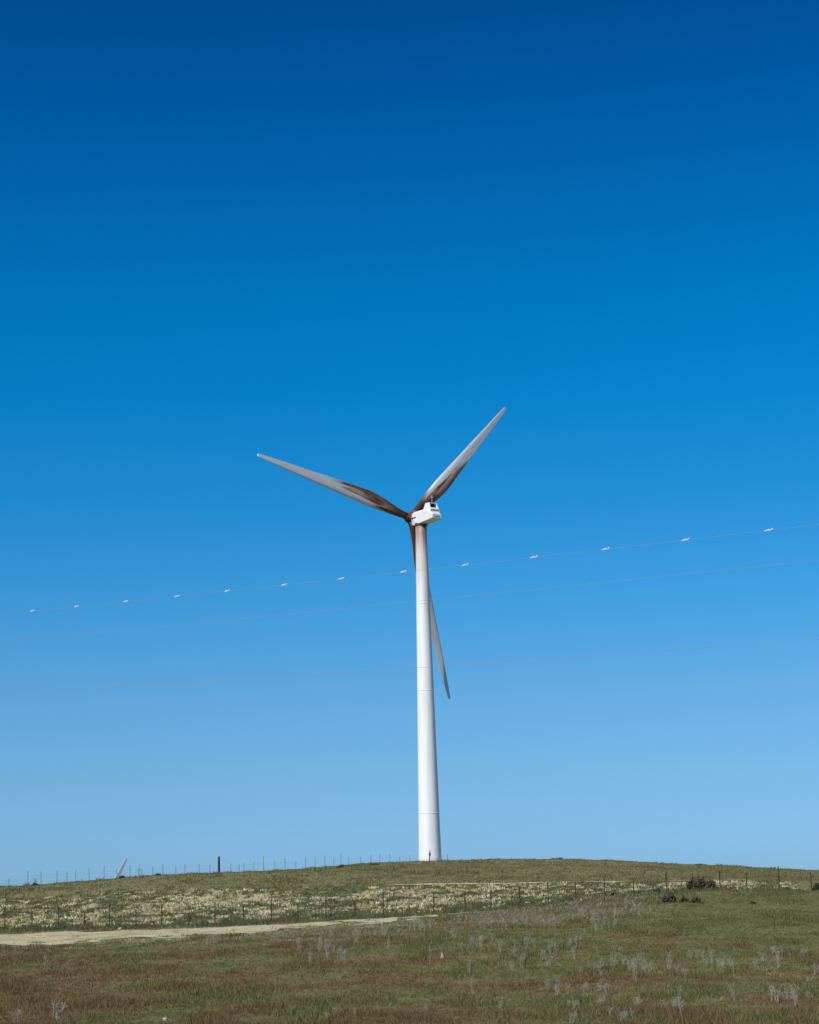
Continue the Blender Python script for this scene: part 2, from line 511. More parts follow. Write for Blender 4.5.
# ------------------------------------------------------------------ the ground sheet
def axis(*segs):
    o = []
    for a, b, s in segs: o.append(np.arange(a, b, s))
    return np.unique(np.concatenate(o + [[segs[-1][1]]]))
gx = axis((-5000, -800, 420), (-800, -200, 60), (-200, -80, 8), (-80, 80, 0.5), (80, 200, 8), (200, 800, 60), (800, 5000, 420))
gy = axis((-1500, -100, 140), (-100, 30, 5), (30, 300, 0.5), (300, 420, 6), (420, 900, 30), (900, 5000, 410))
GX, GY = np.meshgrid(gx, gy)
GZ = height(GX, GY)
gcol = ground_tone(GX, GY)
gcol = mixn(gcol, PALE * np.array([1, .97, .92]), pale_mask(GX, GY) * 0.55)
V = np.stack([GX, GY, GZ], -1).reshape(-1, 3)
ny, nx = GX.shape
idx = np.arange(nx * ny).reshape(ny, nx)
Q = np.stack([idx[:-1, :-1], idx[:-1, 1:], idx[1:, 1:], idx[1:, :-1]], -1).reshape(-1, 4)
g = np_mesh('ground', V, Q, M['ground'], gcol.reshape(-1, 3), 4)
g['kind'] = 'structure'

def strip(name, mask, x0, x1, y0, y1, st, lift, col):
    xs = np.arange(x0, x1, st); ys = np.arange(y0, y1, st)
    X, Y = np.meshgrid(xs, ys)
    Z = height(X, Y) + lift
    mk = mask(X, Y)
    c = np.ones(X.shape + (3,)) * col * (0.82 + 0.36 * fbm(X * 0.6, Y * 0.4, 71, 4))[..., None]
    n = fbm(X * 1.1, Y * 0.35, 77, 3)
    c = mixn(c, OLIVE * 1.5, sstep(0.56, 0.68, n) * 0.55)
    i = np.arange(X.size).reshape(X.shape)
    q = np.stack([i[:-1, :-1], i[:-1, 1:], i[1:, 1:], i[1:, :-1]], -1)
    keep = mk[:-1, :-1] > 0.5
    q = q[keep].reshape(-1, 4)
    used = np.unique(q); rm = np.zeros(X.size, int); rm[used] = np.arange(len(used))
    o = np_mesh(name, np.stack([X, Y, Z], -1).reshape(-1, 3)[used], rm[q], M['dirt'], c.reshape(-1, 3)[used], 4)
    o['kind'] = 'structure'
    return o
strip('dirt_road', road_mask, -55, 6, 90, 117, 0.25, 0.03, np.array([0.49, 0.435, 0.245]))
strip('dirt_path', path_mask, -14, 60, 168, 182, 0.3, 0.05, np.array([0.50, 0.43, 0.29]))

# ------------------------------------------------------------------ grass and ground cover (stuff)
def tufts(name, N, ylo, yhi, ulo, uhi, tone, hgt, wid, K, spread, label, dens=None, p=1.6, jitter=0.25, tipf=1.35, lean=0.55):
    r = rng.rand(int(N))
    # density falls with distance so that it stays even in the view
    a = 2 - p
    Y = (ylo ** a + r * (yhi ** a - ylo ** a)) ** (1 / a)
    X = (ulo + rng.rand(len(Y)) * (uhi - ulo)) * Y
    keep = np.ones(len(Y), bool)
    if dens is not None:
        keep = rng.rand(len(Y)) < dens(X, Y)
    X = X[keep]; Y = Y[keep]
    n = len(X)
    size = (0.55 + 0.9 * rng.rand(n) ** 1.5)
    col = tone(X, Y)
    col = col * (1 + jitter * (rng.rand(n, 1) * 2 - 1)) * (1 + (0.03 if 'dry' in name else 0.10) * (rng.rand(n, 3) * 2 - 1))
    hh = hgt(X, Y) if callable(hgt) else np.full(n, hgt)
    Xb = np.repeat(X, K); Yb = np.repeat(Y, K)
    ang = rng.rand(n * K) * 2 * np.pi
    rad = np.repeat(hh * size, K) * spread * np.sqrt(rng.rand(n * K))
    bx = Xb + np.cos(ang) * rad; by = Yb + np.sin(ang) * rad
    bz = height(bx, by) - 0.01
    h = np.repeat(hh * size, K) * (0.5 + 0.7 * rng.rand(n * K))
    w = wid * (0.6 + 0.8 * rng.rand(n * K)) * np.clip(np.repeat(Y, K) / 60, 0.8, 2.6)
    fa = rng.rand(n * K) * 2 * np.pi
    dx = np.cos(fa) * w / 2; dy = np.sin(fa) * w / 2
    la = ang + rng.randn(n * K) * 0.7
    ll = h * lean * rng.rand(n * K)
    V = np.zeros((n * K, 4, 3), np.float32)
    V[:, 0] = np.stack([bx - dx, by - dy, bz], -1)
    V[:, 1] = np.stack([bx + dx, by + dy, bz], -1)
    V[:, 2] = np.stack([bx + dx * .7 + np.cos(la) * ll * .4, by + dy * .7 + np.sin(la) * ll * .4, bz + h * 0.6], -1)
    V[:, 3] = np.stack([bx + np.cos(la) * ll, by + np.sin(la) * ll, bz + h], -1)
    base = np.arange(n * K)[:, None] * 4
    Fc = np.concatenate([base + np.array([0, 1, 2]), base + np.array([0, 2, 3])])
    cb = np.repeat(col, K, axis=0) * (1 + 0.25 * (rng.rand(n * K, 1) * 2 - 1))
    cols = np.repeat(cb[:, None, :], 4, axis=1)
    o = np_mesh(name, V.reshape(-1, 3), Fc, M['grass'], np.clip(cols, 0.004, 0.8).reshape(-1, 3), 3)
    o['kind'] = 'stuff'; o['label'] = label; o['category'] = 'ground cover'
    return o

def off_road(X, Y): return (1 - road_mask(X, Y)) * 0.97 + 0.03 * (fbm(X * 1.2, Y * .5, 81, 3) > 0.6)
tufts('meadow_grass', 190000, 36, 119, -0.30, 0.30, ground_tone, lambda X, Y: 0.055 + 0.11 * sstep(0.4, 0.8, fbm(X * 0.8, Y * 0.3, 89, 3)), 0.016, 6, 1.3,
      'short green and reddish brown meadow grass in front of the fence', off_road)

def stub_tone(X, Y): return mixn(np.ones((len(X), 3)) * np.array([0.58, 0.51, 0.29]), OLIVE * 1.25, (rng.rand(len(X)) < .25) * 1.0)
def stub_d(X, Y):
    m0 = road_mask(X, Y); m1 = np.clip(road_mask(X, Y + 4) + road_mask(X, Y + 7) * .6 + road_mask(X, Y - 1.5), 0, 1)
    return np.clip((0.25 + 0.75 * sstep(.42, .6, fbm(X * .8, Y * .3, 83, 3))) * (m0 * 0.75 + m1 * (1 - m0) * 0.7), 0, 1)
tufts('dry_stubble', 26000, 84, 118, -0.30, 0.06, stub_tone, 0.06, 0.022, 7, 1.8,
      'straw coloured dry stubble on and along the dirt road', stub_d, lean=1.0)

def scrub_tone(X, Y):
    n = fbm(X * 0.5, Y * 0.2, 91, 3)
    c = mixn(SCRUB * 0.9, GREEN * 1.05, sstep(0.35, 0.65, n))
    return c
def scrub_d(X, Y):
    u = X / Y
    edge = sstep(113.5, 116, Y) * sstep(176, 166, Y) * (1 - road_mask(X, Y))
    front = np.clip(sstep(127, 118, Y), 0, 1)
    return edge * np.clip(front * 0.9 + (1 - pale_mask(X, Y)) * 0.55 + 0.10, 0, 1) * sstep(0.20, 0.12, u)
tufts('green_scrub', 42000, 113, 177, -0.30, 0.24, scrub_tone, 0.17, 0.022, 8, 0.9,
      'low dark green scrub between pale soil behind the fence', scrub_d, jitter=0.35)

def pale_tone(X, Y): return np.ones((len(X), 3)) * np.array([0.63, 0.54, 0.31])
def pale_d(X, Y):
    u = X / Y
    cl = sstep(0.40, 0.62, vnoise(X * 0.9, Y * 0.45, 43))
    a = (0.35 + 0.65 * sstep(124, 134, Y)) * sstep(116, 122, Y) * sstep(173, 166, Y) * sstep(0.19, 0.08, u)
    return np.clip(a * cl * (0.25 + 0.9 * sstep(0.38, 0.55, fbm(X * .12, Y * .06, 47, 3))) + pale_mask(X, Y) * 0.25, 0, 1)
tufts('dry_bunchgrass', 6200, 116, 172, -0.30, 0.26, pale_tone, 0.19, 0.040, 34, 1.35,
      'pale straw coloured dry bunchgrass tufts behind the fence', pale_d, jitter=0.28, lean=0.9)

def crest_d(X, Y): return 1 - path_mask(X, Y) * 0.97
tufts('crest_grass', 90000, 170, 300, -0.30, 0.30, ground_tone, lambda X, Y: 0.07 + 0.17 * sstep(0.52, 0.85, fbm(X * 0.35, Y * 0.12, 87, 3)) + 0.16 * (vnoise(X * 1.3, Y * .4, 88) > .86), 0.026, 6, 1.2,
      'olive and brown grass on the slope up to the crest', crest_d, p=1.2)

def mauve_tone(X, Y): return np.ones((len(X), 3)) * np.array([0.29, 0.245, 0.165])
def mauve_d(X, Y):
    u = X / Y
    n = fbm(X * 0.45, Y * 0.18, 95, 3)
    a = sstep(96, 102, Y) * sstep(119, 114, Y) * sstep(0.012, 0.035, u) * sstep(0.125, 0.085, u) * sstep(0.40, 0.58, n)
    b = sstep(88, 92, Y) * sstep(108, 104, Y) * sstep(-0.08, -0.04, u) * sstep(0.06, 0.02, u) * sstep(0.5, 0.62, n) * .6
    c = 0.02 * sstep(0.5, 0.65, n) * sstep(-0.12, -0.02, u)
    return np.clip(a + b + c, 0, 1)
tufts('dry_brush', 17000, 50, 120, -0.15, 0.22, mauve_tone, 0.20, 0.006, 12, 1.0,
      'thin grey brown dead brush standing in the meadow', mauve_d, lean=0.9)

# ------------------------------------------------------------------ the wind turbine
YAW = R(37)                       # rotor axis: away from the camera and to the left
TB = at(430.2, 861.8, 281.0)        # tower foot
SCALE = 281.0 / F
HUBH = at(420.4, 515.0, 281.0).z - TB.z   # height of the rotor axis over the foot
TOWTOP = HUBH - 1.5

def ring_loft(bm, rings, closed=True, cap=True):
    vs = [[bm.verts.new(p) for p in r] for r in rings]
    n = len(rings[0])
    for a, b in zip(vs[:-1], vs[1:]):
        for k in range(n):
            bm.faces.new((a[k], a[(k + 1) % n], b[(k + 1) % n], b[k]))
    if cap:
        bm.faces.new(vs[0][::-1]); bm.faces.new(vs[-1])
    return vs

def revolve(bm, prof, n=32, axis='Z'):
    rings = []
    for r, z in prof:
        rg = []
        for k in range(n):
            a = 2 * math.pi * k / n
            if axis == 'Z': rg.append(Vector((r * math.cos(a), r * math.sin(a), z)))
            else: rg.append(Vector((z, r * math.cos(a), r * math.sin(a))))
        rings.append(rg)
    ring_loft(bm, rings)

def blade_mesh(Rr=26.6):
    """blade along local +Z, chord along +X (trailing edge at +X), thickness along Y"""
    st = [  # r/R, chord, thickness ratio, twist deg, roundness, sweep of leading edge fraction
        (0.026, 1.00, 1.00, 14, 1.0), (0.05, 1.02, 1.00, 14, 1.0), (0.09, 1.15, 0.86, 14, 0.8), (0.14, 1.52, 0.58, 13, 0.45),
        (0.19, 1.85, 0.42, 12, 0.15), (0.24, 2.12, 0.34, 10.5, 0.0), (0.29, 2.25, 0.29, 9, 0.0), (0.36, 2.14, 0.25, 7.5, 0.0),
        (0.45, 1.93, 0.23, 6, 0.0), (0.55, 1.66, 0.21, 4.5, 0.0), (0.65, 1.40, 0.20, 3.2, 0.0), (0.75, 1.15, 0.19, 2.2, 0.0),
        (0.85, 0.90, 0.18, 1.2, 0.0), (0.92, 0.72, 0.17, 0.6, 0.0), (0.965, 0.55, 0.16, 0.2, 0.0), (0.99, 0.46, 0.15, 0, 0.0), (1.0, 0.32, 0.13, 0, 0.0)]
    n = 28
    bm = bmesh.new(); rings = []; uvs = []
    for s, c, tr, tw, rd in st:
        ring = []; uvr = []
        tw = -R(tw)
        for k in range(n):
            a = 2 * math.pi * k / n
            xc = 0.5 * (1 - math.cos(a))              # 0 leading edge .. 1 trailing edge
            sgn = 1 if a <= math.pi else -1
            yt = 5 * tr * (0.2969 * math.sqrt(xc) - 0.1260 * xc - 0.3516 * xc ** 2 + 0.2843 * xc ** 3 - 0.1015 * xc ** 4)
            ya = sgn * yt + 0.03 * (1 - (2 * xc - 0.8) ** 2) * (1 - rd)
            yc = 0.5 * math.sin(a) * 1.0
            x = (xc - (0.36 * (1 - rd) + 0.5 * rd)) * c
            y = (ya * (1 - rd) + yc * rd * tr) * c
            X = x * math.cos(tw) - y * math.sin(tw); Yv = x * math.sin(tw) + y * math.cos(tw)
            ring.append(Vector((X, Yv, s * Rr))); uvr.append((s, xc))
        rings.append(ring); uvs.append(uvr)
    vs = ring_loft(bm, rings)
    uvl = bm.loops.layers.uv.new('UVMap')
    lut = {}
    for r, u in zip(vs, uvs):
        for v, q in zip(r, u): lut[v] = q
    for f in bm.faces:
        for l in f.loops: l[uvl].uv = lut[l.vert]
    bmesh.ops.recalc_face_normals(bm, faces=bm.faces[:])
    me = bpy.data.meshes.new('rotor_blade'); bm.to_mesh(me); bm.free()
    me.polygons.foreach_set('use_smooth', [True] * len(me.polygons))
    return me

BLADE = blade_mesh(); BLADE.materials.append(blade_mat())
TMAT = tower_mat(TOWTOP); NMAT = nacelle_mat()

def make_turbine(loc, yaw, phases, label):
    """local frame of the nacelle: +X along the rotor axis towards the rotor"""
    t = thing('wind_turbine', label, 'wind turbine', loc)
    # tower: tapered white tube in three sections with narrow flange seams
    bm = bmesh.new()
    rb, rtp = 1.60, 0.80
    prof = []
    nz = 40
    for k in range(nz + 1):
        f = k / nz
        prof.append((rb + (rtp - rb) * (f ** 0.92), -0.6 + f * (TOWTOP + 0.6)))
    revolve(bm, prof, 48)
    tw = obj('tower', bm, TMAT, t, True)
    for f in (0.14, 0.50, 0.76):
        bm = bmesh.new()
        r = rb + (rtp - rb) * (f ** 0.92); z = f * TOWTOP
        revolve(bm, [(r - 0.05, z - 0.06), (r + 0.012, z - 0.04), (r + 0.012, z + 0.04), (r - 0.05, z + 0.06)], 48)
        obj('flange_ring', bm, TMAT, tw, True)
    bm = bmesh.new()
    revolve(bm, [(2.3, -0.9), (2.3, 0.02), (1.7, 0.06), (1.5, 0.06)], 40)
    obj('foundation', bm, M['stone'], t)
    # head frame
    hd = Matrix.Translation((0, 0, HUBH)) @ Matrix.Rotation(math.atan2(math.cos(yaw), -math.sin(yaw)), 4, 'Z')
    def put(o, extra=None):
        o.matrix_local = hd @ extra if extra else hd
        return o
    bm = bmesh.new()
    revolve(bm, [(0.86, -1.66), (0.86, -1.56), (0.95, -1.54), (0.95, -1.25)], 32)
    put(obj('yaw_ring', bm, M['ring'], t))
    # nacelle body: faceted hull
    secs = [  # x, half width bottom, half width top, z bottom, z shoulder, z top
        (1.62, 0.50, 0.45, -0.80, 0.06, 0.30),
        (1.40, 0.60, 0.55, -1.30, 0.12, 0.38),
        (0.75, 0.84, 0.76, -1.52, 0.20, 0.46),
        (-1.9, 0.92, 0.84, -1.34, 0.20, 0.46),
        (-2.9, 0.92, 0.82, -1.26, 0.02, 0.34),
        (-3.72, 0.90, 0.76, -1.16, -0.55, -0.42),
        (-3.80, 0.82, 0.68, -1.08, -0.62, -0.52)]
    bm = bmesh.new(); rings = []
    for x, wb, wt, z0, zs, z1 in secs:
        rings.append([Vector((x, -wb * 0.92, z0)), Vector((x, wb * 0.92, z0)), Vector((x, wb, z0 + 0.09)), Vector((x, wb, zs)),
                      Vector((x, wt * 0.88, z1)), Vector((x, -wt * 0.88, z1)), Vector((x, -wb, zs)), Vector((x, -wb, z0 + 0.09))])
    ring_loft(bm, rings)
    bmesh.ops.bevel(bm, geom=bm.edges[:], offset=0.035, segments=2, affect='EDGES', profile=0.6)
    nc = put(obj('nacelle', bm, NMAT, t))
    # hood with a dark opening facing backwards
    bm = bmesh.new()
    x0, x1 = -2.05, -3.30
    w0, w1, zb, zt = 0.80, 0.66, 0.30, 1.28
    for s in (-1, 1):                                  # cheeks
        pts = [(x0 + 0.45, zb), (x0 + 0.05, zt), (-2.92, zt), (-3.42, zb - 0.32), (-2.9, zb - 0.1)]
        a = [bm.verts.new((x, s * (w1 if z > 1 else w0), z)) for x, z in pts]
        b = [bm.verts.new((x, s * ((w1 if z > 1 else w0) - 0.09), z)) for x, z in pts]
        bm.faces.new(a); bm.faces.new(b[::-1])
        for k in range(len(pts)):
            q = (k + 1) % len(pts)
            bm.faces.new((a[k], a[q], b[q], b[k]))
    add_box(bm, ((x0 + .05 - 2.92) / 2, 0, zt - 0.045), (abs(x0 + .05 + 2.92), w1 * 2 - 0.18, 0.09))
    fr = [Vector((x0 + 0.45, -w0 + .09, zb)), Vector((x0 + 0.45, w0 - .09, zb)), Vector((x0 + 0.05, w1 - .09, zt - .095)), Vector((x0 + 0.05, -w1 + .09, zt - .095))]
    ring_loft(bm, [fr, [p + Vector((-0.09, 0, 0)) for p in fr]])
    add_box(bm, (-3.16, 0, 0.30), (0.35, w0 * 2 - 0.20, 0.30), Matrix.Rotation(R(38), 3, 'Y'))
    hood = obj('vent_hood', bm, NMAT, nc)
    bm = bmesh.new()                                   # cooler block and slats inside
    add_box(bm, (-2.45, 0, 0.72), (0.35, 1.0, 0.75))
    for k in range(3):
        add_box(bm, (-2.66, 0, 0.55 + k * 0.2), (0.06, 1.04, 0.05))
    obj('cooler', bm, M['black'], nc)
    bm = bmesh.new()
    add_tube(bm, [(-2.85, 0.1, zt), (-2.85, 0.1, zt + 1.15)], 0.025)
    add_tube(bm, [(-2.85, -.08, zt + 0.75), (-2.85, 0.30, zt + 0.75)], 0.025)
    revolve_at = [(0.0, 0)]
    for yy in (-.08, 0.30):
        bmesh.ops.create_icosphere(bm, subdivisions=1, radius=0.05, matrix=Matrix.Translation((-2.85, yy, zt + 0.82)))
    obj('wind_sensor_mast', bm, M['marker'], nc)
    for s in (-1, 1):
        bm = bmesh.new()
        add_box(bm, (0.55, s * 0.86, -0.42), (1.0, 0.06, 0.15))
        obj('side_vent', bm, M['black'], nc)
    bm = bmesh.new()
    add_box(bm, (-3.79, 0, -0.85), (0.05, 0.9, 0.16))
    obj('rear_louvre', bm, M['steel'], nc)
    # shaft, hub and its rings
    bm = bmesh.new()
    revolve(bm, [(0.42, 1.35), (0.46, 1.65), (0.60, 1.68), (0.60, 1.76), (0.46, 1.78)], 28, 'X')
    put(obj('main_shaft', bm, M['ring'], t, True))
    bm = bmesh.new()
    revolve(bm, [(0.50, 1.76), (0.68, 1.82), (0.74, 2.05), (0.76, 2.55), (0.70, 2.95), (0.55, 3.25), (0.3, 3.47), (0.05, 3.52)], 32, 'X')
    hb = put(obj('hub', bm, M['hub'], t, True))
    HX = 2.4
    for ph in phases:
        bm = bmesh.new()
        a = R(ph)
        # span axis in the rotor plane (seen from behind: right = +h, up = +z), coned 2 degrees forwards
        h = Vector((0, -1, 0)); zz = Vector((0, 0, 1)); ax = Vector((1, 0, 0))
        s = (h * math.cos(a) + zz * math.sin(a)); cw = (h * math.sin(a) - zz * math.cos(a))
        cone = R(0.6)
        s2 = s * math.cos(cone) + ax * math.sin(cone)
        a2 = cw.cross(s2); a2 = s2.cross(cw)
        b = bpy.data.objects.new('rotor_blade', BLADE); C.objects.link(b); b.parent = t
        mt = Matrix((cw, a2, s2)).transposed().to_4x4()
        mt.translation = (HX, 0, 0)
        b.matrix_local = hd @ mt
        # bearing ring at the root, a piece of the hub
        n = 20; rings = []
        for rr, dd in ((0.56, 0.62), (0.60, 0.66), (0.60, 0.84), (0.54, 0.88)):
            rings.append([Vector((HX, 0, 0)) + s2 * dd + (cw * math.cos(2 * math.pi * k / n) + a2 * math.sin(2 * math.pi * k / n)) * rr for k in range(n)])
        ring_loft(bm, rings)
        o = obj('blade_bearing', bm, M['ring'], hb)
    return t

PH = (-76.1, 45.2, 166.2)
make_turbine(TB, YAW, PH, 'white wind turbine on the hill crest with brown stained hub and blades')

# a second one far down behind the hill: only the tip of one blade clears the crest
tipw = at(127, 857.5, 560)
ph2 = 58.0
d2 = Vector((math.cos(YAW), math.sin(YAW), 0)) * math.cos(R(ph2)) * 26.7 + Vector((0, 0, 26.7 * math.sin(R(ph2)))) + Vector((-math.sin(YAW), math.cos(YAW), 0)) * (2.4 + 0.28)
base2 = tipw - (d2 + Vector((0, 0, HUBH))) * 1.3
t2 = make_turbine(base2, YAW, (ph2, ph2 + 120, ph2 - 120), 'far wind turbine behind the hill with only one white blade tip showing')
t2.scale = (1.3, 1.3, 1.3)
print('base2', base2, gz(base2.x, base2.y), 'TB', TB, gz(TB.x, TB.y), 'HUBH', HUBH)

# ------------------------------------------------------------------ overhead lines
MK = [(33, 610.5), (77, 606.8), (126, 601.8), (177, 596.8), (227, 591), (284, 585), (341, 579), (403, 572), (465, 564.8), (534, 556.8), (606, 548.8), (686, 540), (770, 530.8)]
# marker columns follow x = (a + b t) / (1 - c t): equal spacing along a wire that comes nearer to the right
A_ = []; B_ = []
xs_ = np.array([(q[0] - W / 2) for q in MK])
ts = np.arange(len(MK))
for t_, x_ in zip(ts, xs_):
    A_.append([1, t_, t_ * x_]); B_.append(x_)
a_, b_, c_ = np.linalg.lstsq(np.array(A_), np.array(B_), rcond=None)[0]
# X = F^-1 (a + b t) Z0, Z = Z0 (1 - c t): spacing s = 7 m
Z0 = 7.0 / math.hypot(b_ / F, c_)
print('line fit', a_, b_, c_, Z0)
def depth_t(t): return Z0 * (1 - c_ * t)
def t_of_x(x): return (x - a_) / (b_ + c_ * x)
def wire_pts(samples, n=50):
    """fit height as a quadratic in t and sample well past the frame"""
    tt = []; zz = []; xx = []
    for px, py in samples:
        t_ = t_of_x(px - W / 2); p = at(px, py, depth_t(t_)); tt.append(t_); zz.append(p.z); xx.append(p.x)
    cz = np.polyfit(tt, zz, 2); cx = np.polyfit(tt, xx, 1)
    if cz[0] < 0: cz = np.concatenate([[0.0], np.polyfit(tt, zz, 1)])
    f = lambda t_: Vector((np.polyval(cx, t_), depth_t(t_), np.polyval(cz, t_)))
    return f
w1 = wire_pts(MK)
w2 = wire_pts([(0, 642), (88, 633), (400, 603), (451, 598), (656, 576.5), (819, 560.5)])
w3 = wire_pts([(0, 694), (146, 686), (400, 669), (451, 665), (656, 651), (819, 639.5)])
for f, r, lab in ((w1, 0.0085, 'topmost overhead wire carrying a row of small white markers'),
                  (w2, 0.0085, 'middle bare overhead wire just below the one with white markers'),
                  (w3, 0.011, 'lowest bare overhead wire crossing the lower part of the tower')):
    bm = bmesh.new()
    pts = [f(t_) for t_ in np.linspace(-12, 17, 60)]
    add_tube(bm, pts, r, 6)
    o = obj('overhead_wire', bm, M['cable'], None, True)
    tag(o, lab, 'overhead wire', 'overhead power lines crossing the sky')
    print(lab, [round(v, 1) for v in f(0)], [round(v, 1) for v in f(12)])

# bird flight diverters: a tight plastic coil with a flared, swivelling plate
wdir = (w1(8) - w1(7)).normalized()
bm = bmesh.new()
hel = []; rr = []
for k in range(121):
    q = k / 120
    x = (q - 0.5) * 0.50
    env = 0.025 + 0.055 * math.sin(math.pi * min(1, max(0, q))) ** 0.8
    a = q * 2 * math.pi * 6
    hel.append((x, math.cos(a) * env, math.sin(a) * env)); rr.append(0.022)
add_tube(bm, hel, rr, 6)
add_box(bm, (0.0, 0, 0.0), (0.16, 0.05, 0.09))
dv = obj('line_marker', bm, M['marker'], None, True)
tagged = 'white coiled marker on the topmost wire, '
rot = wdir.to_track_quat('X', 'Z')
where = ['leftmost of the row', 'second from the left', 'third from the left', 'fourth from the left', 'fifth from the left', 'sixth from the left',
         'just below the end of the left blade side, seventh from the left', 'nearest to the tower on its left side', 'nearest to the tower on its right side',
         'fifth from the right counting the edge one as first', 'third from the right', 'second from the right', 'rightmost of the row']
where[9] = 'fourth from the right'
where[6] = 'second to the left of the tower'
where[5] = 'third to the left of the tower'
for k, (px, py) in enumerate(MK):
    o = dv if k == 0 else dv.copy()
    if k: C.objects.link(o)
    o.location = w1(t_of_x(px - W / 2)); o.rotation_mode = 'QUATERNION'; o.rotation_quaternion = rot
    tag(o, tagged + where[k], 'line marker', 'white markers on the top wire')
# the same coil with a plate hanging off one end is a second little mesh shared by all of them
bm = bmesh.new()
add_tube(bm, [(0.20, 0, 0), (0.26, 0, 0.06), (0.34, 0, 0.12)], [0.03, 0.05, 0.02], 6)
tail = obj('end_clip', bm, M['marker'], dv, True)
bm = bmesh.new()
add_tube(bm, [(-0.18, 0, 0), (-0.30, 0, -0.03), (-0.40, 0, -0.05)], [0.03, 0.04, 0.02], 6)
tail2 = obj('end_clip', bm, M['marker'], dv, True)
for o in [q for q in C.objects if q.name.startswith('line_marker') and q is not dv]:
    for tl in (tail, tail2):
        c = tl.copy(); C.objects.link(c); c.parent = o

# ------------------------------------------------------------------ fences
def fence(label, posts, mats, wires=4, postr=0.03, group=None, sag=0.01):
    """posts: list of (x, y, height, kind)"""
    x0, y0 = posts[0][0], posts[0][1]
    z0 = gz(x0, y0)
    t = thing('wire_fence', label, 'fence', (x0, y0, z0), 0, group)
    tops = []
    for x, y, h, kind in posts:
        z = gz(x, y)
        bm = bmesh.new()
        lx, ly = random.uniform(-.03, .03) * h, random.uniform(-.03, .03) * h
        b = Vector((x - x0, y - y0, z - z0))
        if kind == 'wood':
            add_tube(bm, [b + Vector((0, 0, -.3)), b + Vector((0, 0, h * .5)), b + Vector((0, 0, h))], [0.13, 0.125, 0.115], 10)
            o = obj('post', bm, M['darkwood'], t); o['label'] = 'thick dark wooden corner post, taller than the rest'
        elif kind == 'pale':
            add_tube(bm, [b + Vector((0, 0, -.3)), b + Vector((lx, ly, h))], [0.05, 0.04], 7)
            add_tube(bm, [b + Vector((0.18, 0, -.3)), b + Vector((lx - .02, ly, h * .75))], [0.03, 0.025], 6)
            o = obj('post', bm, M['palewood'], t); o['label'] = 'pale wooden stake with a brace'
        else:
            # steel T post: flange and stem, with a row of studs
            add_box(bm, b + Vector((lx / 2, ly / 2, h / 2 - .15)), (postr * 2.0, postr * 0.5, h + .3))
            add_box(bm, b + Vector((lx / 2, ly / 2 + postr * 0.9, h / 2 - .15)), (postr * 0.5, postr * 1.3, h + .3))
            for k in range(4):
                add_box(bm, b + Vector((lx / 2, ly / 2 - postr * 0.5, h * (.3 + .2 * k))), (postr * 1.2, postr * 0.8, 0.03))
            obj('post', bm, mats, t)
        tops.append((b, h))
    for k in range(wires):
        f = (0.28, 0.52, 0.74, 0.94)[k]
        bm = bmesh.new(); pts = []
        for (a, ha), (b, hb) in zip(tops[:-1], tops[1:]):
            pa = a + Vector((0, -0.05, min(ha, 1.3) * f)); pb = b + Vector((0, -0.05, min(hb, 1.3) * f))
            pts += [pa, (pa + pb) / 2 - Vector((0, 0, sag))]
        pts.append(tops[-1][0] + Vector((0, -0.05, min(tops[-1][1], 1.3) * f)))
        add_tube(bm, pts, 0.004, 4)
        obj('wire_strand', bm, M['wire'], t)
    return t

near = [(-26, 20, 'far'), (5, 23, 's'), (32, 17, 's'), (59, 22, 's'), (85, 16, 's'), (110, 24, 's'), (136, 17, 's'), (162, 22, 's'), (189, 17, 's'), (215, 22, 's'), (243, 17, 's'),
        (271, 22, 's'), (298, 17, 's'), (326, 23, 's'), (355, 17, 's'), (383, 21, 's'), (409, 17, 's'), (434, 21, 's'), (465, 19, 's'), (491, 17, 's'), (520, 19, 's'), (548, 22, 's'),
        (576, 20, 's'), (605, 22, 's'), (634, 17, 's'), (667, 20, 's'), (694, 17, 's'), (721, 19, 's'), (748, 17, 's'), (780, 24, 's'), (812, 18, 's'), (845, 20, 's')]
posts = []
for px, hpx, k in near:
    Y = 118.0 + 0.3 * math.sin(px * .05)
    u = at(px, 900, Y)
    posts.append((u.x, Y, hpx / F * Y, 's'))
# thinner posts every other one
fence('rusty wire fence with thin steel posts crossing the middle of the hill', posts, M['rust'], 4, 0.030)

crest = [(-6, 11), (9, 9), (28, 14), (41, 12), (57, 13), (67, 11), (76, 14), (89, 12), (104, 14), (117, 9), (130, 12), (142, 9), (153, 11), (163, 12), (176, 12), (185, 11), (199, 12), (210, 12),
         (219, 17, 'wood'), (231, 12), (239, 8), (244, 11), (254, 12), (263.5, 15, 'pale'), (275, 11), (285, 11), (296, 11), (306, 12), (315, 12), (325, 11), (334, 9), (341, 12), (349, 10), (361, 9),
         (371, 9), (380, 8), (390, 8), (400, 6), (410, 7), (448, 8), (462, 5)]
posts = []
for q in crest:
    px, hpx = q[0], q[1]; k = q[2] if len(q) > 2 else 's'
    Y = 1 / np.interp(px, [-10, 220, 462], [1 / 196., 1 / 229., 1 / 288.])
    # feet stand just behind the brow
    u = at(px, 870, Y)
    h = max(0.7, (hpx + (1.5 if k == 's' else 0)) / F * Y * (random.uniform(.72, 1.0) if k == 's' else 1))
    posts.append((u.x, Y, h, k))
fence('grey wire fence along the crest against the sky left of the tower', posts, M['greypost'], 3, 0.026)

